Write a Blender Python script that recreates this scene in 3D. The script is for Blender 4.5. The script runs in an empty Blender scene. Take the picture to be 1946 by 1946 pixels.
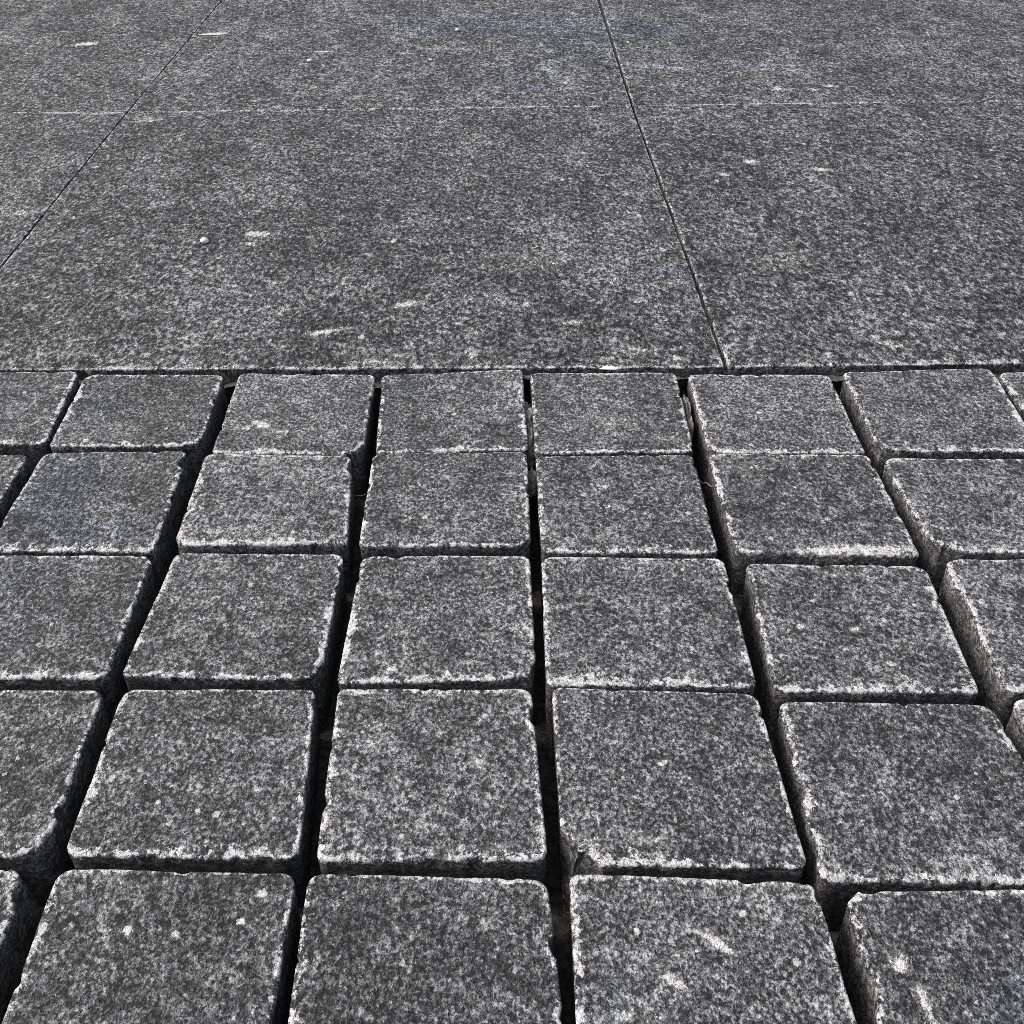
import bpy, math, random
import numpy as np
from mathutils import Matrix, Vector

random.seed(7)
RNG = np.random.default_rng(11)
S = bpy.context.scene
COL = S.collection
MM = 0.001

# ------------------------------------------------------------------ camera
PITCH = 0.63884
cam_d = bpy.data.cameras.new('camera')
cam_d.sensor_fit = 'HORIZONTAL'
cam_d.sensor_width = 36.0
cam_d.lens = 36.0 * 1.09549
cam_d.clip_start = 0.02
cam_d.clip_end = 500.0
cam = bpy.data.objects.new('camera', cam_d)
COL.objects.link(cam)
cam.location = (0, 0, 0.4)
cam.rotation_euler = (math.pi / 2 - PITCH, 0, 0)
S.camera = cam

# ------------------------------------------------------------------ world and sun
SUN_ELEV, SUN_AZ = math.radians(43), math.radians(-80)     # azimuth clockwise from +Y
w = bpy.data.worlds.new('World')
S.world = w
w.use_nodes = True
wn, wl = w.node_tree.nodes, w.node_tree.links
wn.clear()
sky = wn.new('ShaderNodeTexSky')
sky.sky_type = 'NISHITA'
sky.sun_disc = False
sky.sun_elevation = SUN_ELEV
sky.sun_rotation = SUN_AZ
sky.air_density = 1.0
sky.dust_density = 6.0
sky.ozone_density = 0.6
hsv = wn.new('ShaderNodeHueSaturation')
hsv.inputs['Saturation'].default_value = 0.36
bg = wn.new('ShaderNodeBackground')
bg.inputs['Strength'].default_value = 0.15
wo = wn.new('ShaderNodeOutputWorld')
wl.new(sky.outputs[0], hsv.inputs['Color'])
wl.new(hsv.outputs[0], bg.inputs['Color'])
wl.new(bg.outputs[0], wo.inputs[0])

sd = bpy.data.lights.new('sun', 'SUN')
sd.energy = 1.0
sd.angle = math.radians(20)
sd.color = (1.0, 0.985, 0.96)
sun = bpy.data.objects.new('sun', sd)
COL.objects.link(sun)
tosun = Vector((math.sin(SUN_AZ) * math.cos(SUN_ELEV), math.cos(SUN_AZ) * math.cos(SUN_ELEV), math.sin(SUN_ELEV)))
sun.rotation_euler = tosun.to_track_quat('Z', 'Y').to_euler()
sun.location = tosun * 5

S.render.engine = 'CYCLES'
S.view_settings.view_transform = 'Standard'
S.view_settings.look = 'None'
S.view_settings.gamma = 1.0
S.view_settings.use_curve_mapping = False
S.view_settings.exposure = 0.36
S.cycles.use_denoising = False
S.cycles.pixel_filter_type = 'BLACKMAN_HARRIS'
S.cycles.filter_width = 0.8
S.cycles.max_bounces = 5
S.cycles.diffuse_bounces = 3


# ------------------------------------------------------------------ numpy noise
_P = RNG.permutation(256)
_P = np.concatenate([_P, _P, _P])
_V = RNG.uniform(-1, 1, 256)


def vnoise(p):
    """Value noise, p (..., 3), result about -1..1."""
    p = np.asarray(p, float)
    i = np.floor(p).astype(int)
    f = p - i
    f = f * f * (3 - 2 * f)
    i &= 255

    def h(dx, dy, dz):
        return _V[_P[_P[_P[(i[..., 0] + dx) & 255] + ((i[..., 1] + dy) & 255)] + ((i[..., 2] + dz) & 255)]]
    x, y, z = f[..., 0], f[..., 1], f[..., 2]
    a = h(0, 0, 0) * (1 - x) + h(1, 0, 0) * x
    b = h(0, 1, 0) * (1 - x) + h(1, 1, 0) * x
    c = h(0, 0, 1) * (1 - x) + h(1, 0, 1) * x
    d = h(0, 1, 1) * (1 - x) + h(1, 1, 1) * x
    return (a * (1 - y) + b * y) * (1 - z) + (c * (1 - y) + d * y) * z


def fbm(p, octaves=3, gain=0.5):
    p = np.asarray(p, float)
    s, a, n = 0.0, 1.0, 0.0
    for k in range(octaves):
        s = s + a * vnoise(p * 2.0 ** k + 17.3 * k)
        n += a
        a *= gain
    return s / n


def xyz(x, y, z):
    return np.stack([x + 0 * z, y + 0 * z, z + 0 * x], -1)


# ------------------------------------------------------------------ node helpers
class NT:
    def __init__(self, name):
        self.m = bpy.data.materials.new(name)
        self.m.use_nodes = True
        self.t = self.m.node_tree
        self.t.nodes.clear()
        self.out = self.n('ShaderNodeOutputMaterial')

    def n(self, kind, **kw):
        o = self.t.nodes.new(kind)
        for k, v in kw.items():
            setattr(o, k, v)
        return o

    def put(self, sock, v):
        if hasattr(v, 'is_linked') or hasattr(v, 'links'):
            self.t.links.new(v, sock)
        else:
            sock.default_value = v

    def math(self, op, a, b=0.0, c=0.0, clamp=False):
        o = self.n('ShaderNodeMath', operation=op, use_clamp=clamp)
        for s, v in zip(o.inputs, (a, b, c)):
            self.put(s, v)
        return o.outputs[0]

    def noise(self, vec, scale, detail=3.0, rough=0.5, dist=0.0):
        o = self.n('ShaderNodeTexNoise')
        self.put(o.inputs['Vector'], vec)
        o.inputs['Scale'].default_value = scale
        o.inputs['Detail'].default_value = detail
        o.inputs['Roughness'].default_value = rough
        o.inputs['Distortion'].default_value = dist
        return o.outputs[0]

    def vor(self, vec, scale, feature='F1', out='Distance', rand=1.0):
        o = self.n('ShaderNodeTexVoronoi', feature=feature)
        self.put(o.inputs['Vector'], vec)
        o.inputs['Scale'].default_value = scale
        o.inputs['Randomness'].default_value = rand
        return o.outputs[out]

    def ramp(self, fac, stops, interp='LINEAR'):
        o = self.n('ShaderNodeValToRGB')
        self.put(o.inputs[0], fac)
        cr = o.color_ramp
        cr.interpolation = interp
        while len(cr.elements) < len(stops):
            cr.elements.new(0.5)
        for e, (p, c) in zip(cr.elements, stops):
            e.position = p
            e.color = (*c, 1) if isinstance(c, tuple) else (c, c, c, 1)
        return o.outputs[0]

    def step(self, v, a, b):
        o = self.n('ShaderNodeMapRange', interpolation_type='SMOOTHSTEP')
        self.put(o.inputs[0], v)
        o.inputs[1].default_value = a
        o.inputs[2].default_value = b
        return o.outputs[0]

    def mix(self, fac, a, b):
        o = self.n('ShaderNodeMix', data_type='RGBA')
        self.put(o.inputs[0], fac)
        for s, v in ((o.inputs[6], a), (o.inputs[7], b)):
            if isinstance(v, tuple):
                v = (*v, 1)
            self.put(s, v)
        return o.outputs[2]

    def mulcol(self, col, f):
        o = self.n('ShaderNodeVectorMath', operation='SCALE')
        self.put(o.inputs[0], col)
        self.put(o.inputs['Scale'], f)
        return o.outputs[0]

    def attr(self, name):
        return self.n('ShaderNodeAttribute', attribute_name=name).outputs['Fac']


def granite(name, grain=1.0, base=1.0, worn=1.0, contrast=1.0, dirt=((0.03, 0.03, 0.0295), (0.14, 0.138, 0.134)), dirty=0.64, vary=0.11, spec=0.35, stretch=0.78, relief=1.0, cloud=0.5):
    """Dark flamed granite; object space, shifted by a random number per stone."""
    T = NT(name)
    tc = T.n('ShaderNodeTexCoord').outputs['Object']
    oi = T.n('ShaderNodeObjectInfo').outputs['Random']
    sh = T.n('ShaderNodeCombineXYZ')
    for k, f in enumerate((37.0, 91.0, 53.0)):
        T.put(sh.inputs[k], T.math('MULTIPLY', oi, f))
    va = T.n('ShaderNodeVectorMath', operation='ADD')
    T.put(va.inputs[0], tc)
    T.put(va.inputs[1], sh.outputs[0])
    fol = T.n('ShaderNodeMapping')          # the stone's grain is drawn out a little along one direction
    T.put(fol.inputs['Vector'], va.outputs[0])
    fol.inputs['Rotation'].default_value = (0, 0, 0.18)
    fol.inputs['Scale'].default_value = (1.0, stretch, 1.0)
    p = fol.outputs[0]
    g = 1.0 / grain
    # warp so the crystals are ragged
    wn_ = T.n('ShaderNodeTexNoise')
    T.put(wn_.inputs['Vector'], p)
    wn_.inputs['Scale'].default_value = 700 * g
    wn_.inputs['Detail'].default_value = 2
    w1 = T.n('ShaderNodeVectorMath', operation='MULTIPLY_ADD')
    T.put(w1.inputs[0], wn_.outputs['Color'])
    w1.inputs[1].default_value = (0.0019 * grain,) * 3
    T.put(w1.inputs[2], p)
    pw = w1.outputs[0]
    fine = T.noise(pw, 1150 * g, 3, 0.75)
    mid = T.noise(pw, 500 * g, 4, 0.72)
    coarse = T.noise(p, 120, 4, 0.65)
    broad = T.noise(p, 17, 3, 0.55, 0.4)
    cell = T.n('ShaderNodeTexVoronoi')
    T.put(cell.inputs['Vector'], pw)
    cell.inputs['Scale'].default_value = 560 * g
    sep = T.n('ShaderNodeSeparateColor')
    T.put(sep.inputs[0], cell.outputs['Color'])
    cellv = sep.outputs[0]
    # sum around 0
    s = T.math('MULTIPLY', T.math('SUBTRACT', fine, 0.5), 1.35 * contrast)
    s = T.math('MULTIPLY_ADD', T.math('SUBTRACT', mid, 0.5), 1.85 * contrast, s)
    s = T.math('MULTIPLY_ADD', T.math('SUBTRACT', cellv, 0.5), 0.22 * contrast, s)
    s = T.math('MULTIPLY_ADD', T.math('SUBTRACT', coarse, 0.5), 0.72, s)
    s = T.math('MULTIPLY_ADD', T.math('SUBTRACT', broad, 0.5), cloud, s)
    s = T.math('MULTIPLY_ADD', T.math('SUBTRACT', oi, 0.5), vary, s)
    mp = T.n('ShaderNodeMapping')
    T.put(mp.inputs['Vector'], p)
    mp.inputs['Rotation'].default_value = (0, 0, 0.55)
    mp.inputs['Scale'].default_value = (0.28, 1.0, 1.0)
    streak = T.noise(mp.outputs[0], 150, 3, 0.6)
    s = T.math('MULTIPLY_ADD', T.math('SUBTRACT', streak, 0.5), 0.55, s)
    s = T.math('ADD', s, 0.5)
    col = T.ramp(s, [(0.12, (0.013, 0.0132, 0.0142)), (0.34, (0.039, 0.0394, 0.0416)), (0.50, (0.084, 0.0845, 0.088)),
                     (0.63, (0.155, 0.1555, 0.16)), (0.78, (0.32, 0.32, 0.325)), (0.97, (0.54, 0.54, 0.545))])
    # pale feldspar network: thin bright threads, in patches
    rid = T.math('ABSOLUTE', T.math('SUBTRACT', T.noise(pw, 330 * g, 3, 0.6), 0.5))
    thr = T.math('MULTIPLY', T.math('SUBTRACT', 1.0, T.step(rid, 0.0, 0.035)), T.step(T.noise(p, 110, 2, 0.6), 0.45, 0.68))
    col = T.mix(T.math('MULTIPLY', thr, 0.7), col, (0.42, 0.42, 0.425))
    # scattered white crystals
    sv = T.n('ShaderNodeTexVoronoi')
    T.put(sv.inputs['Vector'], pw)
    sv.inputs['Scale'].default_value = 150 * g
    ss = T.n('ShaderNodeSeparateColor')
    T.put(ss.inputs[0], sv.outputs['Color'])
    spot = T.math('MULTIPLY', T.math('GREATER_THAN', ss.outputs[1], 0.82),
                  T.math('LESS_THAN', sv.outputs['Distance'], T.math('MULTIPLY', ss.outputs[0], 0.26)))
    spot = T.math('MULTIPLY', spot, T.step(T.noise(p, 60, 2), 0.38, 0.55))
    col = T.mix(T.math('MULTIPLY', spot, 0.85), col, (0.62, 0.62, 0.61))
    # faint blue-violet bloom patches in the stone
    blu = T.math('MULTIPLY', T.step(T.math('MULTIPLY_ADD', T.math('SUBTRACT', T.noise(p, 150, 3, 0.6), 0.5), 1.6, T.attr('bloom')), 0.0, 0.7), 0.75)
    tint = T.n('ShaderNodeMix', data_type='RGBA', blend_type='MULTIPLY')
    T.put(tint.inputs[0], blu)
    T.put(tint.inputs[6], col)
    tint.inputs[7].default_value = (0.86, 0.93, 1.16, 1)
    col = tint.outputs[2]
    # dirt on the cleft sides
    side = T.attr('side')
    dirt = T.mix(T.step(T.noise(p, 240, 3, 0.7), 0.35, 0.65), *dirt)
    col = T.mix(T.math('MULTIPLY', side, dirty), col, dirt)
    # rubbed and chipped arrises
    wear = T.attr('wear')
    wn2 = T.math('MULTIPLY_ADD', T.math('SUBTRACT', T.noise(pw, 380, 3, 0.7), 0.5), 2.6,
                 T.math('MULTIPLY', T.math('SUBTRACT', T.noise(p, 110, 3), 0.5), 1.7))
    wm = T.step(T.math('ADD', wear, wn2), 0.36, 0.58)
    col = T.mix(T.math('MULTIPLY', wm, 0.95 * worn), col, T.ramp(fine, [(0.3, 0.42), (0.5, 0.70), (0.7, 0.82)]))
    # lime splashes, each with a soft pale smudge round it
    st = T.attr('stain')
    smu = T.step(T.math('MULTIPLY_ADD', T.math('SUBTRACT', T.noise(p, 160, 4, 0.65), 0.5), 2.0, st), 0.0, 0.75)
    col = T.mix(T.math('MULTIPLY', smu, 0.20), col, (0.46, 0.46, 0.455))
    sm = T.step(T.math('MULTIPLY_ADD', T.math('SUBTRACT', T.noise(pw, 330, 4, 0.75), 0.5), 3.0, st), 0.50, 0.70)
    col = T.mix(T.math('MULTIPLY', sm, 0.9), col, (0.74, 0.74, 0.72))
    col = T.mulcol(col, base)
    # relief
    hgt = T.math('MULTIPLY_ADD', fine, 0.35, T.math('MULTIPLY', mid, 0.65))
    hgt = T.math('MULTIPLY_ADD', coarse, 1.2, hgt)
    hgt = T.math('MULTIPLY_ADD', T.step(mid, 0.36, 0.48), 0.45, hgt)
    b = T.n('ShaderNodeBump')
    b.inputs['Strength'].default_value = 1.0
    b.inputs['Distance'].default_value = 0.0017 * grain * relief
    T.put(b.inputs['Height'], hgt)
    pr = T.n('ShaderNodeBsdfPrincipled')
    T.put(pr.inputs['Base Color'], col)
    T.put(pr.inputs['Roughness'], T.math('MULTIPLY_ADD', fine, -0.25, 0.78))
    pr.inputs['Specular IOR Level'].default_value = spec
    T.put(pr.inputs['Normal'], b.outputs[0])
    T.put(T.out.inputs[0], pr.outputs[0])
    return T.m


def rough_mat(name, c0, c1, scale, bump=0.0015, rough=0.9):
    T = NT(name)
    p = T.n('ShaderNodeTexCoord').outputs['Object']
    f = T.noise(p, scale, 5, 0.7)
    col = T.ramp(f, [(0.36, c0), (0.64, c1)])
    b = T.n('ShaderNodeBump')
    b.inputs['Strength'].default_value = 0.8
    b.inputs['Distance'].default_value = bump
    T.put(b.inputs['Height'], f)
    pr = T.n('ShaderNodeBsdfPrincipled')
    T.put(pr.inputs['Base Color'], col)
    pr.inputs['Roughness'].default_value = rough
    pr.inputs['Specular IOR Level'].default_value = 0.25
    T.put(pr.inputs['Normal'], b.outputs[0])
    T.put(T.out.inputs[0], pr.outputs[0])
    return T.m


M_SETT = granite('sett_granite', grain=1.0, base=1.0, contrast=1.08)
M_SLAB = granite('slab_granite', grain=1.6, contrast=1.08, stretch=0.6, relief=1.35, cloud=0.58, base=1.0, worn=0.85, dirt=((0.08, 0.08, 0.08), (0.22, 0.22, 0.215)), dirty=0.7, vary=0.03, spec=0.22)
M_BED = rough_mat('joint_dirt', (0.014, 0.0138, 0.0132), (0.09, 0.088, 0.083), 220)
M_GROUND = rough_mat('bare_ground', (0.05, 0.047, 0.042), (0.12, 0.115, 0.105), 30)
M_MORTAR = rough_mat('old_mortar', (0.045, 0.044, 0.041), (0.20, 0.195, 0.185), 300, 0.003)
M_STRIP = rough_mat('pale_mortar', (0.10, 0.098, 0.09), (0.50, 0.49, 0.46), 240, 0.003)
M_WHITE = rough_mat('white_quartz', (0.66, 0.65, 0.62), (0.86, 0.85, 0.83), 500, 0.0004, 0.6)
M_HUSK = rough_mat('dry_husk', (0.40, 0.39, 0.36), (0.66, 0.65, 0.61), 400, 0.0004, 0.7)
M_TWIG = rough_mat('dry_stem', (0.16, 0.14, 0.11), (0.36, 0.33, 0.27), 500, 0.0003, 0.8)


# ------------------------------------------------------------------ object helpers
def link_mesh(name, verts, faces, mat, parent=None, loc=(0, 0, 0), attrs=None, smooth=True):
    me = bpy.data.meshes.new(name)
    v = np.asarray(verts, np.float32)
    me.vertices.add(len(v))
    me.vertices.foreach_set('co', v.ravel())
    sizes = np.array([len(f) for f in faces]) if not isinstance(faces, np.ndarray) else np.full(len(faces), faces.shape[1])
    flat = faces.ravel() if isinstance(faces, np.ndarray) else np.concatenate([np.asarray(f) for f in faces])
    me.loops.add(int(sizes.sum()))
    me.loops.foreach_set('vertex_index', flat.astype(np.int32))
    me.polygons.add(len(sizes))
    st = np.concatenate([[0], np.cumsum(sizes)[:-1]]).astype(np.int32)
    me.polygons.foreach_set('loop_start', st)
    me.update(calc_edges=True)
    me.validate()
    if smooth:
        me.polygons.foreach_set('use_smooth', np.ones(len(me.polygons), bool))
    for k, a in (attrs or {}).items():
        at = me.attributes.new(k, 'FLOAT', 'POINT')
        at.data.foreach_set('value', np.asarray(a, np.float32))
    me.materials.append(mat)
    o = bpy.data.objects.new(name, me)
    COL.objects.link(o)
    o.location = loc
    if parent is not None:
        o.parent = parent
    return o


def tag(o, label=None, cat=None, group=None, kind=None):
    for k, v in (('label', label), ('category', cat), ('group', group), ('kind', kind)):
        if v:
            o[k] = v
    return o


def grid_faces(nr, nc, closed):
    i = np.arange(nr - 1)[:, None]
    j = np.arange(nc if closed else nc - 1)[None, :]
    j2 = (j + 1) % nc
    return np.stack([i * nc + j, i * nc + j2, (i + 1) * nc + j2, (i + 1) * nc + j], -1).reshape(-1, 4)


# ------------------------------------------------------------------ stones
def outline(quad, radii, n, seed, rough, chips, chip_size, big=()):
    """Closed outline (anticlockwise from the near left corner), its inward normals and which edge each point is on.
    quad: TL, TR, BR, BL in mm."""
    TL, TR, BR, BL = [np.array(q, float) for q in quad]
    c = [BL, BR, TR, TL]
    rad = [radii[3], radii[2], radii[1], radii[0]]
    pts, edge = [], []
    for k in range(4):
        a, b, d = c[k - 1], c[k], c[(k + 1) % 4]
        u = (a - b) / np.linalg.norm(a - b)
        v = (d - b) / np.linalg.norm(d - b)
        r = rad[k]
        p0, p1 = b + u * r, b + v * r
        t = np.linspace(0, 1, 14)[:, None]
        arc = (1 - t) ** 2 * p0 + 2 * t * (1 - t) * (b + (u + v) * r * 0.12) + t ** 2 * p1
        pts.append(arc)
        nxt = c[(k + 1) % 4]
        w_ = (b - nxt) / np.linalg.norm(b - nxt)
        q1 = nxt + w_ * rad[(k + 1) % 4]
        pts.append(np.array([p1 + (q1 - p1) * s for s in np.linspace(0, 1, 60)[1:-1]]))
    P = np.concatenate(pts)
    d = np.linalg.norm(np.roll(P, -1, 0) - P, axis=1)
    s = np.concatenate([[0], np.cumsum(d)])
    t = np.arange(n) / n * s[-1]
    PP = np.vstack([P, P[:1]])
    X = np.stack([np.interp(t, s, PP[:, 0]), np.interp(t, s, PP[:, 1])], 1)
    tan = np.roll(X, -2, 0) - np.roll(X, 2, 0)
    tan /= np.linalg.norm(tan, axis=1)[:, None]
    N = np.stack([-tan[:, 1], tan[:, 0]], 1)
    # ragged outline, only ever inwards
    q = xyz(X[:, 0], X[:, 1], np.full(n, seed * 7.7))
    off = rough * (1.3 * np.maximum(0, fbm(q / 18.0, 2)) + 0.5 * np.maximum(0, fbm(q / 5.0, 2)) + 0.45 * np.abs(fbm(q / 1.5, 2)))
    rs = np.random.default_rng(seed)
    chipd = np.zeros(n)
    for _ in range(chips):
        t0, wd, dp = rs.uniform(0, s[-1]), rs.uniform(1.5, 5.0) * chip_size, rs.uniform(0.5, 2.0) * chip_size
        dd = np.abs(t - t0)
        dd = np.minimum(dd, s[-1] - dd)
        chipd = np.maximum(chipd, dp * np.clip(1 - (dd / wd) ** 2, 0, 1))
    bigd = np.zeros(n)
    for (bx, by, wd, dp) in big:
        k = np.argmin((X[:, 0] - bx) ** 2 + (X[:, 1] - by) ** 2)
        dd = np.abs(t - t[k])
        dd = np.minimum(dd, s[-1] - dd)
        bigd = np.maximum(bigd, dp * np.clip(1.15 - 1.15 * (dd / wd) ** 1.5, 0, 1) * (1 + 0.3 * fbm(q / 3.0, 2)))
    return X, N, off, chipd, bigd


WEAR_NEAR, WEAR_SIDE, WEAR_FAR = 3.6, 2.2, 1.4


def stone_mesh(quad, radii, n, inner, seed, depth=60.0, bevel=2.2, rough=1.0, chips=14, chip_size=1.0, wave=0.5, stains=(), wear=1.0, tilt=(0, 0), dz=0.0, grow=0.0, big=(), wears=None, blooms=()):
    """One stone as rings from its foot up over the arris to the middle of its top. Coordinates in mm about the quad's middle."""
    q = np.array(quad, float)
    ctr = q.mean(0)
    X, N, off, chipd, bigd = outline(quad, radii, n, seed, rough, chips, chip_size, big)
    X = X - ctr - N * grow
    rings, side, wr = [], [], []
    th = np.arange(n)
    zseq = [-depth, -depth * .75, -depth * .55, -depth * .40, -depth * .29, -depth * .21, -depth * .15, -depth * .11]
    ns = np.random.default_rng(seed + 5).uniform(0, 200, 3)
    bev = bevel * (1 + 0.55 * fbm(np.stack([X[:, 0] / 11, X[:, 1] / 11, np.full(n, seed * 3.1)], -1), 2))
    bev = np.maximum(0.5, bev)
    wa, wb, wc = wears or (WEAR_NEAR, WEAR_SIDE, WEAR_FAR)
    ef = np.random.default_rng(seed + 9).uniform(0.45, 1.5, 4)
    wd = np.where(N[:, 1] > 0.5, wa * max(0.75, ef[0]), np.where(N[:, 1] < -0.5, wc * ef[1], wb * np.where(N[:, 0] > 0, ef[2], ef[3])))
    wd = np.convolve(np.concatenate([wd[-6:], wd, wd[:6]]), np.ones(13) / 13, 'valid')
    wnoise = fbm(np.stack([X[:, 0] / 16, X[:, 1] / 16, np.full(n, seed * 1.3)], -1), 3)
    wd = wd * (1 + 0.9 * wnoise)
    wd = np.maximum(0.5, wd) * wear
    for z in zseq:
        inw = off * 0.7 + rough * (0.8 + 1.1 * fbm(np.stack([X[:, 0] / 20 + ns[0], X[:, 1] / 20 + ns[1], np.full(n, z / 12 + ns[2])], -1), 4))
        inw = np.maximum(inw, 0.1) + chipd * np.exp((z + bevel) / 4.0) + bigd * np.clip(1 + z / 22, 0, 1) + max(0, -z - 20) * 0.03
        p = X + N * inw[:, None]
        rings.append(np.column_stack([p, np.full(n, z)]))
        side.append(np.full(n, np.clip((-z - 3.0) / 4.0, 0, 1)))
        wr.append(np.full(n, -1.0))
    base = off + chipd + bigd
    for a in np.radians([0, 18, 36, 54, 72, 90]):
        inw = base + bev * (1 - math.cos(a))
        z = -(bev + 0.3 * chipd) * (1 - math.sin(a))
        p = X + N * inw[:, None]
        rings.append(np.column_stack([p, z]))
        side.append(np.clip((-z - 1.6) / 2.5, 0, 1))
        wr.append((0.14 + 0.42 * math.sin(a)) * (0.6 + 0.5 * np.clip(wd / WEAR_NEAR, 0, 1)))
    rim = rings[-1][:, :2]
    mid = rim.mean(0)
    L = np.linalg.norm(rim - mid, axis=1)
    for d in inner:
        t = d
        p = rim * (1 - t) + mid * t
        dist = L * t
        z = np.zeros(n) - 0.0
        rings.append(np.column_stack([p, z]))
        side.append(np.zeros(n))
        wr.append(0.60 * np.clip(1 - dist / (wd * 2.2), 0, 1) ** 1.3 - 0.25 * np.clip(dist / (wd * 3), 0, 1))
    nr = len(rings)
    V = np.concatenate(rings)
    F = [*grid_faces(nr, n, True)]
    # close the middle
    V = np.vstack([V, [mid[0], mid[1], 0]])
    last = (nr - 1) * n
    ci = len(V) - 1
    F = [tuple(f) for f in F] + [(last + k, last + (k + 1) % n, ci) for k in range(n)]
    side = np.concatenate(side + [np.zeros(1)])
    wr = np.concatenate(wr + [np.full(1, -0.25)])
    # top relief: slight crown, dips and grain
    top = V[:, 2] > -8
    g = np.column_stack([V[:, 0] / 26 + ns[0], V[:, 1] / 26 + ns[1], np.full(len(V), ns[2])])
    g2 = np.column_stack([V[:, 0] / 3.0 + ns[1], V[:, 1] / 3.0 + ns[2], np.full(len(V), ns[0])])
    V[:, 2] += np.where(top, wave * fbm(g, 2) + 0.22 * min(1, wave * 2) * fbm(g2, 2), 0)
    V[:, 2] += tilt[0] * V[:, 0] + tilt[1] * V[:, 1] + dz
    def spots(lst):
        st = np.full(len(V), -1.0)
        for (sx, sy, ra, rb, ang, amt) in lst:
            dx, dy = V[:, 0] + ctr[0] - sx, V[:, 1] + ctr[1] - sy
            ca, sa = math.cos(math.radians(ang)), math.sin(math.radians(ang))
            r = np.sqrt(((dx * ca + dy * sa) / ra) ** 2 + ((-dx * sa + dy * ca) / rb) ** 2)
            st = np.maximum(st, np.where(r < 2.2, amt * (1.35 - 0.85 * r), -1.0))
        return st
    return V * MM, F, dict(side=side, wear=wr, stain=spots(stains), bloom=spots(blooms)), ctr * MM


# ------------------------------------------------------------------ the setting's sheets
def sheet(name, x0, x1, y0, y1, z, mat, nx, ny, amp=0.0, scale=0.01, kind='structure'):
    xs, ys = np.linspace(x0, x1, nx), np.linspace(y0, y1, ny)
    gx, gy = np.meshgrid(xs, ys)
    gz = np.full(gx.shape, z)
    if amp:
        gz = gz + amp * fbm(np.stack([gx / scale, gy / scale, gx * 0 + 3.3], -1), 4, 0.6)
    V = np.stack([gx, gy, gz], -1).reshape(-1, 3)
    o = link_mesh(name, V, grid_faces(ny, nx, False), mat)
    o['kind'] = kind
    return o


ground = sheet('ground', -150, 150, -150, 150, -0.075, M_GROUND, 40, 40)
ground['label'] = 'bare dark ground below the paving'
cobbles = sheet('cobbled_pavement', -0.66, 0.68, -0.02, 0.712, -0.036, M_BED, 420, 230, 0.0045, 0.009)
cobbles['label'] = 'dark dirt at the bottom of the cobble joints'
slabs = sheet('slab_pavement', -1.66, 1.38, 0.714, 2.56, -0.030, M_BED, 60, 40)
slabs['label'] = 'dark bed under the big granite slabs'

# ------------------------------------------------------------------ cobblestones (mm on the ground, rows from the slabs towards the viewer)
ROWS = [
 [((-408.6,703.2),(-311.6,704.8),(-305.4,613.0),(-402.4,613.0)), ((-303.8,703.3),(-207.5,702.1),(-203.7,610.8),(-299.5,610.5)),
  ((-194.0,705.1),(-99.1,702.4),(-97.3,602.5),(-192.4,604.7)), ((-91.8,702.4),(5.9,708.5),(9.3,606.0),(-86.4,603.7)),
  ((14.5,706.6),(116.8,708.4),(116.3,606.2),(16.2,602.8)), ((127.7,704.6),(225.9,703.4),(226.8,604.6),(128.9,605.3)),
  ((238.5,705.0),(342.6,707.6),(340.0,603.1),(239.0,606.5)), ((350.6,706.5),(450.6,705.5),(451.2,602.2),(351.2,603.2))],
 [((-409.1,598.8),(-312.1,598.8),(-309.9,502.9),(-406.9,502.9)), ((-299.4,600.1),(-208.4,601.2),(-206.4,502.2),(-301.2,504.3)),
  ((-194.5,597.0),(-103.0,595.8),(-96.3,507.3),(-192.5,506.1)), ((-88.0,600.6),(8.1,601.8),(9.4,505.9),(-86.5,506.3)),
  ((16.7,598.7),(114.8,600.0),(116.8,502.0),(18.1,502.7)), ((126.8,599.0),(227.7,598.7),(230.9,497.6),(128.7,500.4)),
  ((236.9,594.4),(336.9,593.4),(342.8,499.7),(242.8,500.7))],
 [((-302.5,496.4),(-205.5,496.4),(-203.5,400.5),(-300.5,400.5)), ((-190.9,499.5),(-97.3,498.1),(-96.9,399.4),(-193.8,401.7)),
  ((-84.3,496.7),(8.7,496.0),(10.9,401.0),(-85.9,399.5)), ((17.9,494.6),(118.0,492.2),(119.3,393.7),(18.4,394.8)),
  ((133.4,490.6),(231.6,488.6),(229.2,391.5),(130.9,391.8)), ((245.0,490.9),(345.0,489.9),(343.7,388.6),(243.7,389.6))],
 [((-299.5,390.9),(-202.5,390.9),(-199.6,295.1),(-296.6,295.1)), ((-190.4,390.9),(-98.5,391.7),(-91.7,294.0),(-188.5,296.0)),
  ((-84.6,393.0),(8.2,391.3),(13.6,293.3),(-81.4,294.0)), ((21.0,391.4),(118.7,387.3),(122.7,289.9),(22.9,290.6)),
  ((131.7,383.8),(232.7,382.2),(240.3,283.1),(129.9,283.7)), ((244.7,382.9),(344.7,381.9),(348.9,280.1),(248.9,281.1))],
 [((-299.2,287.1),(-202.2,287.1),(-205.6,190.2),(-302.6,190.2)), ((-187.3,285.3),(-91.1,283.3),(-90.2,186.3),(-187.3,188.3)),
  ((-83.1,283.5),(13.3,281.4),(20.2,184.6),(-80.1,186.5)), ((25.3,283.2),(123.3,278.6),(127.6,181.7),(25.2,186.2)),
  ((138.1,275.6),(241.1,276.6),(238.5,178.6),(135.5,178.6))],
]
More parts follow.
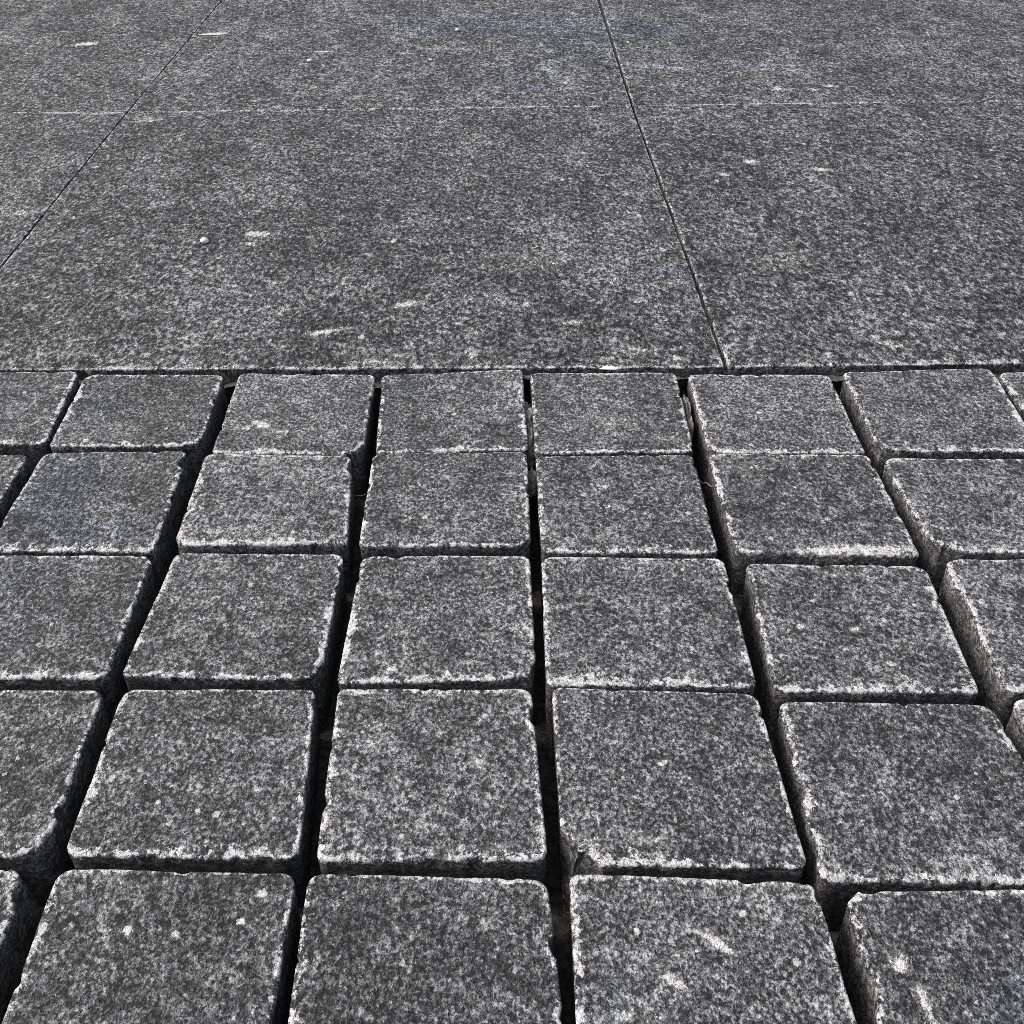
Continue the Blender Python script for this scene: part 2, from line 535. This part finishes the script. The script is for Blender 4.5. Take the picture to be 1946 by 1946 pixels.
# corner radii TL, TR, BR, BL in mm where a stone differs from the rest
RADII = {(0, 1): (13, 6, 5, 4), (0, 0): (5, 8, 6, 5), (0, 5): (4, 9, 3, 4), (0, 6): (5, 9, 5, 4), (0, 7): (9, 5, 5, 5), (0, 2): (7, 5, 3, 4),
         (1, 1): (9, 11, 5, 4), (1, 2): (6, 10, 4, 7), (1, 3): (9, 7, 4, 4), (1, 5): (6, 7, 4, 9), (1, 6): (13, 5, 5, 5),
         (2, 0): (5, 8, 6, 5), (2, 1): (7, 8, 7, 4), (2, 2): (8, 6, 4, 3), (2, 3): (9, 6, 3, 4), (2, 4): (6, 9, 3, 6), (2, 5): (9, 5, 5, 5),
         (3, 0): (5, 8, 8, 5), (3, 1): (6, 4, 7, 7), (3, 2): (4, 8, 6, 4), (3, 3): (5, 8, 5, 6), (3, 4): (6, 9, 5, 4), (3, 5): (6, 5, 5, 5),
         (4, 0): (5, 9, 5, 5), (4, 1): (8, 7, 5, 5), (4, 2): (7, 7, 5, 5), (4, 3): (5, 6, 5, 5), (4, 4): (7, 5, 5, 5)}
STAINS = {(0, 2): [(-167, 637, 7, 3.5, 150, 1.0), (-176, 633, 3, 2, 0, .8), (-151, 628, 4, 2, 0, .7)],
          (4, 3): [(79, 254, 9, 2.2, -38, 1.0), (62, 236, 7, 2.5, -45, .9), (64, 211, 5, 3, -40, .7), (46, 224, 10, 8, 0, .42)],
          (4, 1): [(-102, 275, 2.5, 2, 0, 1.0), (-108, 262, 2, 1.5, 0, .8), (-152, 258, 3, 2.2, 80, .75), (-133, 256, 2.2, 1.8, 0, .8), (-110, 243, 3.5, 2, 30, .65)],
          (2, 4): [(152, 438, 3, 1.5, 20, .9), (192, 410, 3, 2, -20, .9), (180, 436, 4, 2.5, 0, .6)],
          (1, 4): [(57, 566, 2.5, 2, 0, .8), (58, 545, 3, 1.5, 60, .85)],
          (3, 2): [(-75, 391, 6, 1.8, 5, .9), (-15, 346, 5, 3, 70, .6)],
          (3, 3): [(70, 345, 3, 2, 30, .8), (60, 302, 8, 3, 0, .45), (33, 302, 8, 4, -40, .45)],
          (2, 2): [(-12, 490, 3, 2, 0, .7), (-60, 408, 4, 2, 0, .8)],
          (0, 4): [(70, 640, 26, 10, 10, .30), (100, 620, 14, 8, 0, .34)],
          (1, 5): [(200, 502, 36, 4.5, 2, .8), (150, 585, 18, 6, 0, .34)],
          (4, 4): [(150, 245, 5, 3, 80, .9), (156, 228, 8, 3, 100, .8)]}
SLAB_STAINS = [(-228, 957, 11, 6, 5, 1.0), (-231, 936, 6, 4, 0, .75), (-581, 1610, 17, 9, 20, .95), (-85, 816, 11, 5, 25, .9), (-146, 768, 9, 4, 15, .95),
               (-135, 772, 13, 4, 20, .6), (-456, 1007, 9, 6, 10, .6), (-413, 852, 9, 4, 10, .65), (-410, 1281, 14, 10, 0, .6), (247, 1146, 9, 7, 0, .75),
               (314, 1123, 7, 5, 0, 1.0), (213, 1109, 7, 5, 0, .8), (234, 735, 4, 2.5, 0, .9), (280, 752, 15, 4, -22, .62), (285, 747, 8, 2.5, -20, .85),
               (47, 785, 9, 4, 5, .7), (132, 855, 8, 5, 0, .55), (324, 1402, 10, 8, 0, .8), (367, 1398, 9, 5, 0, .7), (389, 1413, 8, 6, 0, .7),
               (-254, 1572, 16, 4, 0, .85), (180, 1503, 40, 14, -8, .42), (215, 1490, 30, 12, 0, .44), (95, 740, 24, 8, 5, .42), (-100, 722, 20, 5, 0, .5),
               (-30, 735, 18, 7, 10, .45), (230, 905, 40, 16, 0, .33), (-330, 735, 22, 8, 0, .36), (20, 900, 45, 20, 0, .30)]
BIG = {(3, 3): [(24, 292, 15, 9)], (3, 4): [(132, 331, 6, 2.6), (136, 300, 9, 2.2)], (3, 0): [(-200, 297, 11, 3)], (1, 6): [(243, 500, 13, 5)],
       (0, 6): [(239, 606, 12, 4)], (0, 2): [(-98, 603, 11, 4)], (0, 1): [(-205, 611, 9, 3)], (4, 4): [(138, 236, 16, 3), (138, 200, 12, 3)],
       (2, 5): [(245, 450, 20, 2.2)], (4, 0): [(-203, 280, 12, 4)], (1, 1): [(-208, 590, 9, 4)], (2, 2): [(8.5, 398, 14, 3.0)], (2, 1): [(-97, 402, 9, 3)],
       (1, 3): [(18, 504, 6, 3)], (0, 5): [(129, 604, 7, 3)], (3, 2): [(10, 375, 7, 2.2)], (2, 4): [(133, 470, 12, 2.5)], (1, 2): [(-100, 585, 9, 3)]}
BLOOM = {(1, 1): [(-280, 560, 26, 40, 0, .7), (-250, 520, 30, 14, 0, .5)], (0, 1): [(-285, 660, 14, 25, 0, .4)], (0, 0): [(-370, 660, 30, 30, 0, .5)],
         (4, 4): [(210, 225, 40, 22, 20, .8)], (4, 2): [(-20, 200, 40, 16, 0, .7)], (4, 1): [(-100, 210, 14, 14, 0, .6)], (4, 3): [(40, 215, 20, 20, 0, .4), (90, 195, 30, 10, 0, .5)], (2, 0): [(-290, 470, 30, 40, 0, .4)], (0, 3): [(-75, 680, 20, 20, 0, .3)]}
SLAB_BLOOM = [(190, 1500, 46, 16, -6, 1.0), (-10, 1720, 170, 60, 0, .7), (-121, 1661, 16, 22, 0, .9), (13, 1409, 30, 22, 0, .8), (160, 1690, 110, 50, 0, .6), (310, 1490, 24, 14, 0, .7),
              (90, 1600, 60, 50, 0, .5), (130, 880, 26, 10, 0, .6), (20, 1500, 60, 40, 0, .4)]
LABELLED = {(0, 2): 'cobble with a white splash near its front edge', (3, 3): 'cobble with its near corner broken off',
            (4, 3): 'cobble with long white scratches across its top', (1, 5): 'cobble with a broad white rubbed front edge',
            (4, 1): 'dark cobble with scattered white specks', (3, 1): 'even grey cobble without white specks'}
INNER = np.concatenate([[0.012, 0.028, 0.05, 0.075, 0.10], np.linspace(0.13, 0.95, 26)])
INNER_LO = np.linspace(0.03, 0.9, 8)


def add_cobble(quad, key, hi):
    rs = np.random.default_rng(hash(key) % (2 ** 31))
    seed = (key[0] + 20) * 101 + (key[1] + 20) * 7
    rad = RADII.get(key, tuple(rs.uniform(3, 6, 4)))
    V, F, A, c = stone_mesh(quad, tuple(0.62 * a for a in rad), 340 if hi else 120, INNER if hi else INNER_LO, seed, bevel=rs.uniform(1.0, 1.7), rough=0.5,
                            chips=6, chip_size=1.0, wave=0.5, big=BIG.get(key, ()), stains=STAINS.get(key, ()), tilt=tuple(rs.normal(0, 0.009, 2)), dz=rs.normal(0, 0.7), blooms=BLOOM.get(key, ()), grow=1.7)
    o = link_mesh('cobblestone', V, F, M_SETT, cobbles, (c[0], c[1], 0), A)
    if key in LABELLED:
        o['label'] = LABELLED[key]
    return o


for r, row in enumerate(ROWS):
    for k, q in enumerate(row):
        add_cobble(q, (r, k), True)
# the pavement goes on past the picture: more stones left, right and nearer
for r, row in enumerate(ROWS):
    qa, qb = np.array(row[0]), np.array(row[-1])
    for k in range(1, 5):
        q = qa - [107.5 * k, -0.5 * k]
        if q[:, 0].min() > -640:
            add_cobble(q, (r, -k), False)
        q = qb + [108.5 * k, -1.0 * k]
        if q[:, 0].max() < 660:
            add_cobble(q, (r, 10 + k), False)
for k in range(11):
    q0 = np.array([(-625 + 108.5 * k, 173), (-526 + 108.5 * k, 173), (-525 + 108.5 * k, 77), (-624 + 108.5 * k, 77)], float)
    add_cobble(q0, (5, k), False)

# ------------------------------------------------------------------ the large slabs
LX = [(-427.8, 709), (-441.6, 1306.5)]
front = [((-1646, 1296), (-1047, 1299), (-1034, 706), (-1633, 703)), ((-1045, 1299), (-443.4, 1307), (-430.2, 711.0), (-1031, 709)),
         ((-442.2, 1307.5), (139.4, 1331.8), (154.2, 714.2), (-428.6, 709.8)), ((141.7, 1333.2), (860, 1361), (874, 732), (156.9, 714.8)),
         ((862, 1361), (1362, 1372), (1376, 740), (876, 732))]


def add_slab(quad, seed, hi, wears=(5.0, 0.7, 2.6)):
    inner = np.concatenate([[0.004, 0.009, 0.015, 0.022, 0.03, 0.04], np.linspace(0.055, 0.99, 90)]) if hi else np.linspace(0.03, 0.9, 6)
    V, F, A, c = stone_mesh(quad, (2.5,) * 4, 720 if hi else 200, inner, seed, depth=55, bevel=1.1, rough=0.30, chips=26, chip_size=0.7, wave=0.55,
                            stains=SLAB_STAINS if hi else (), wears=wears, blooms=SLAB_BLOOM if hi else ())
    o = link_mesh('paving_slab', V, F, M_SLAB, slabs, (c[0], c[1], 0), A)
    return o


for k, q in enumerate(front):
    q = np.array(q)
    add_slab(q, 900 + k, 1 <= k <= 3, (4.2, 0.7, 1.0 if k == 3 else 2.2))
    # next row: closed joint, 0.8 mm
    tl, tr, br, bl = q
    u, v = tl - bl, tr - br
    up = np.array([-0.012, 0.93])
    n2 = np.array([tl + [0, .8] + 650 * up, tr + [0, .8] + 650 * up, tr + [0, .8], tl + [0, .8]])
    n2[0, 0] += 3 if k == 3 else 0
    add_slab(n2, 920 + k, 1 <= k <= 3, (1.8 if k == 3 else 3.4, 0.7, 1.0))
    n3 = n2 + np.array([n2[0] - n2[3], n2[1] - n2[2], n2[0] - n2[3], n2[0] - n2[3]]) + [0, 3]
    n3[2] = n2[1] + [0, 3]
    n3[3] = n2[0] + [0, 3]
    n3[0] = n2[0] + 600 * up
    n3[1] = n2[1] + 600 * up
    add_slab(n3, 940 + k, False)

# old mortar smeared in the gap along the slabs' front edge and down in their long joints
def mortar_run(x0, y0, x1, y1, wid, z0, z1, nl, seed):
    t = np.linspace(0, 1, nl)[:, None]
    k = np.linspace(-1, 1, 5)[None, :]
    x = x0 + (x1 - x0) * t
    y = y0 + (y1 - y0) * t
    d = np.array([x1 - x0, y1 - y0]) / math.hypot(x1 - x0, y1 - y0)
    X = x - d[1] * k * wid / 2
    Y = y + d[0] * k * wid / 2
    n = fbm(np.stack([X / 60, Y / 60, X * 0 + seed], -1), 3) + 0.35 * fbm(np.stack([X / 6, Y / 6, X * 0 + seed], -1), 2)
    Z = z0 + (z1 - z0) * np.clip(0.5 + 0.9 * n, 0, 1)
    o = link_mesh('mortar_joint', np.stack([X, Y, Z], -1).reshape(-1, 3) * MM, grid_faces(nl, 5, False), M_MORTAR, slabs)
    return o


mortar_run(-640, 705.5, 155, 713.2, 9, -5.0, -14, 400, 1.0)
mortar_run(155, 713.2, 660, 721.0, 9, -5.0, -12, 300, 2.0)
mortar_run(155.6, 714, 125, 2400, 4, -3, -6, 500, 3.0)
mortar_run(-429.4, 709, -475, 2400, 3, -4, -8, 500, 4.0)


# ------------------------------------------------------------------ loose things
def lump(name, loc, size, mat, seed, rot=0.0, rough=0.25, nu=20, nv=12):
    """A small uneven stone-like body standing on loc (mm), size = full extents in mm."""
    u = np.arange(nu) / nu * 2 * np.pi
    v = np.linspace(-np.pi / 2, np.pi / 2, nv)
    d = np.stack([np.cos(v)[:, None] * np.cos(u), np.cos(v)[:, None] * np.sin(u), np.sin(v)[:, None] + 0 * u], -1)
    r = 1 + rough * fbm(d * 1.4 + seed * 3.7, 3)
    P = d * r[..., None] * np.array(size) / 2
    P[..., 2] -= P[..., 2].min()
    c, s = math.cos(rot), math.sin(rot)
    P = np.stack([P[..., 0] * c - P[..., 1] * s, P[..., 0] * s + P[..., 1] * c, P[..., 2]], -1)
    return link_mesh(name, P.reshape(-1, 3) * MM, grid_faces(nv, nu, True), mat, None, tuple(np.array(loc) * MM))


def tube(name, pts, rad, mat, sides=7):
    P = np.array(pts, float)
    t = np.gradient(P, axis=0)
    t /= np.linalg.norm(t, axis=1)[:, None]
    a = np.cross(t, [0.1, 0.2, 1.0])
    a /= np.linalg.norm(a, axis=1)[:, None]
    b = np.cross(t, a)
    rad = np.broadcast_to(rad, (len(P),))
    u = np.arange(sides) / sides * 2 * np.pi
    R = P[:, None] + rad[:, None, None] * (np.cos(u)[None, :, None] * a[:, None] + np.sin(u)[None, :, None] * b[:, None])
    c = P.mean(0)
    F = [tuple(f) for f in grid_faces(len(P), sides, True)]
    F += [tuple(range(sides))[::-1], tuple(range((len(P) - 1) * sides, len(P) * sides))]
    return link_mesh(name, (R.reshape(-1, 3) - c) * MM, F, mat, None, tuple(c * MM))


def strip(name, x0, y0, x1, y1, wid, ztop, h, mat, seed, nl=60):
    """A lumpy run of old mortar wedged in a joint, from (x0, y0) to (x1, y1)."""
    nc = 13
    s = np.linspace(0, 1, nl)
    a = np.linspace(0, np.pi, nc)
    V = []
    for t in s:
        e = min(1.0, 6 * t, 6 * (1 - t)) ** 0.5 if 0 < t < 1 else 0.05
        cx, cy = x0 + (x1 - x0) * t + 0.9 * float(fbm(np.array([t * 6, seed, 1.0]), 2)), y0 + (y1 - y0) * t
        q = np.array([[t * abs(y1 - y0) / 5, k * 0.6, seed] for k in range(nc)])
        nz = fbm(q, 3)
        wv = wid / 2 * e * (1 + 0.35 * nz)
        V.append(np.stack([cx + np.cos(a) * wv, np.full(nc, cy), ztop - h + np.sin(a) ** 0.6 * h * e * (1 + 0.6 * nz)], -1))
    V = np.array(V).reshape(-1, 3)
    c = np.array([(x0 + x1) / 2, (y0 + y1) / 2, ztop - h])
    return link_mesh(name, (V - c) * MM, grid_faces(nl, nc, False), mat, None, tuple(c * MM))


tag(lump('pebble', (-271.3, 936.8, 0), (7, 9, 5), M_WHITE, 1, 0.4), 'round white pebble lying alone on the middle of the large slab', 'pebble')
tag(lump('pebble', (-77, 1679, 0), (6.5, 6, 4), M_WHITE, 2), 'small white pebble farthest back on the slabs', 'pebble')
tag(lump('pebble', (-263, 1520, 0), (7, 6, 4), M_WHITE, 3), 'tiny white pebble on the far slab beside a white smear', 'pebble')
tag(lump('husk', (-416.6, 1659.4, 0), (40, 13, 1.6), M_HUSK, 4, 0.22, 0.2), 'long pale husk lying just right of the thin left slab joint', 'husk')
tag(lump('mortar_lump', (70, 714.5, -1.6), (15, 5, 1.8), M_WHITE, 5, 0.0, 0.5), 'flat white mortar lump on the front edge of the large slab', 'mortar lump')
tag(strip('mortar_strip', 10.2, 686, 12.9, 607, 8.5, -4.5, 12, M_STRIP, 3.3), 'pale lumpy mortar strip in the middle joint next to the slab', 'mortar')
tag(strip('mortar_strip', 12.6, 600, 12.4, 576, 7.0, -6.5, 10, M_STRIP, 8.1, 30), 'short grey mortar remnant in the middle joint between second row cobbles', 'mortar')
tag(strip('mortar_strip', 122.3, 692, 121.8, 640, 5.0, -5.5, 10, M_STRIP, 5.2, 40), 'narrow pale mortar strip in the joint below the open slab joint', 'mortar')
tag(tube('twig', [(117.5, 578, -4), (119.5, 576, -5.5), (122, 575.5, -4.5), (124.2, 572, -5), (126.2, 570, -3)], 0.35, M_TWIG), 'thin bent dry stem caught across a cobble joint', 'stem')
tag(tube('fibre', [(-102, 564, -5.5), (-98, 564.4, -6.2), (-93, 564.2, -6.4), (-88.3, 564.6, -5)], 0.22, M_TWIG, 5), 'fine pale fibre stretched level across a black joint', 'fibre')
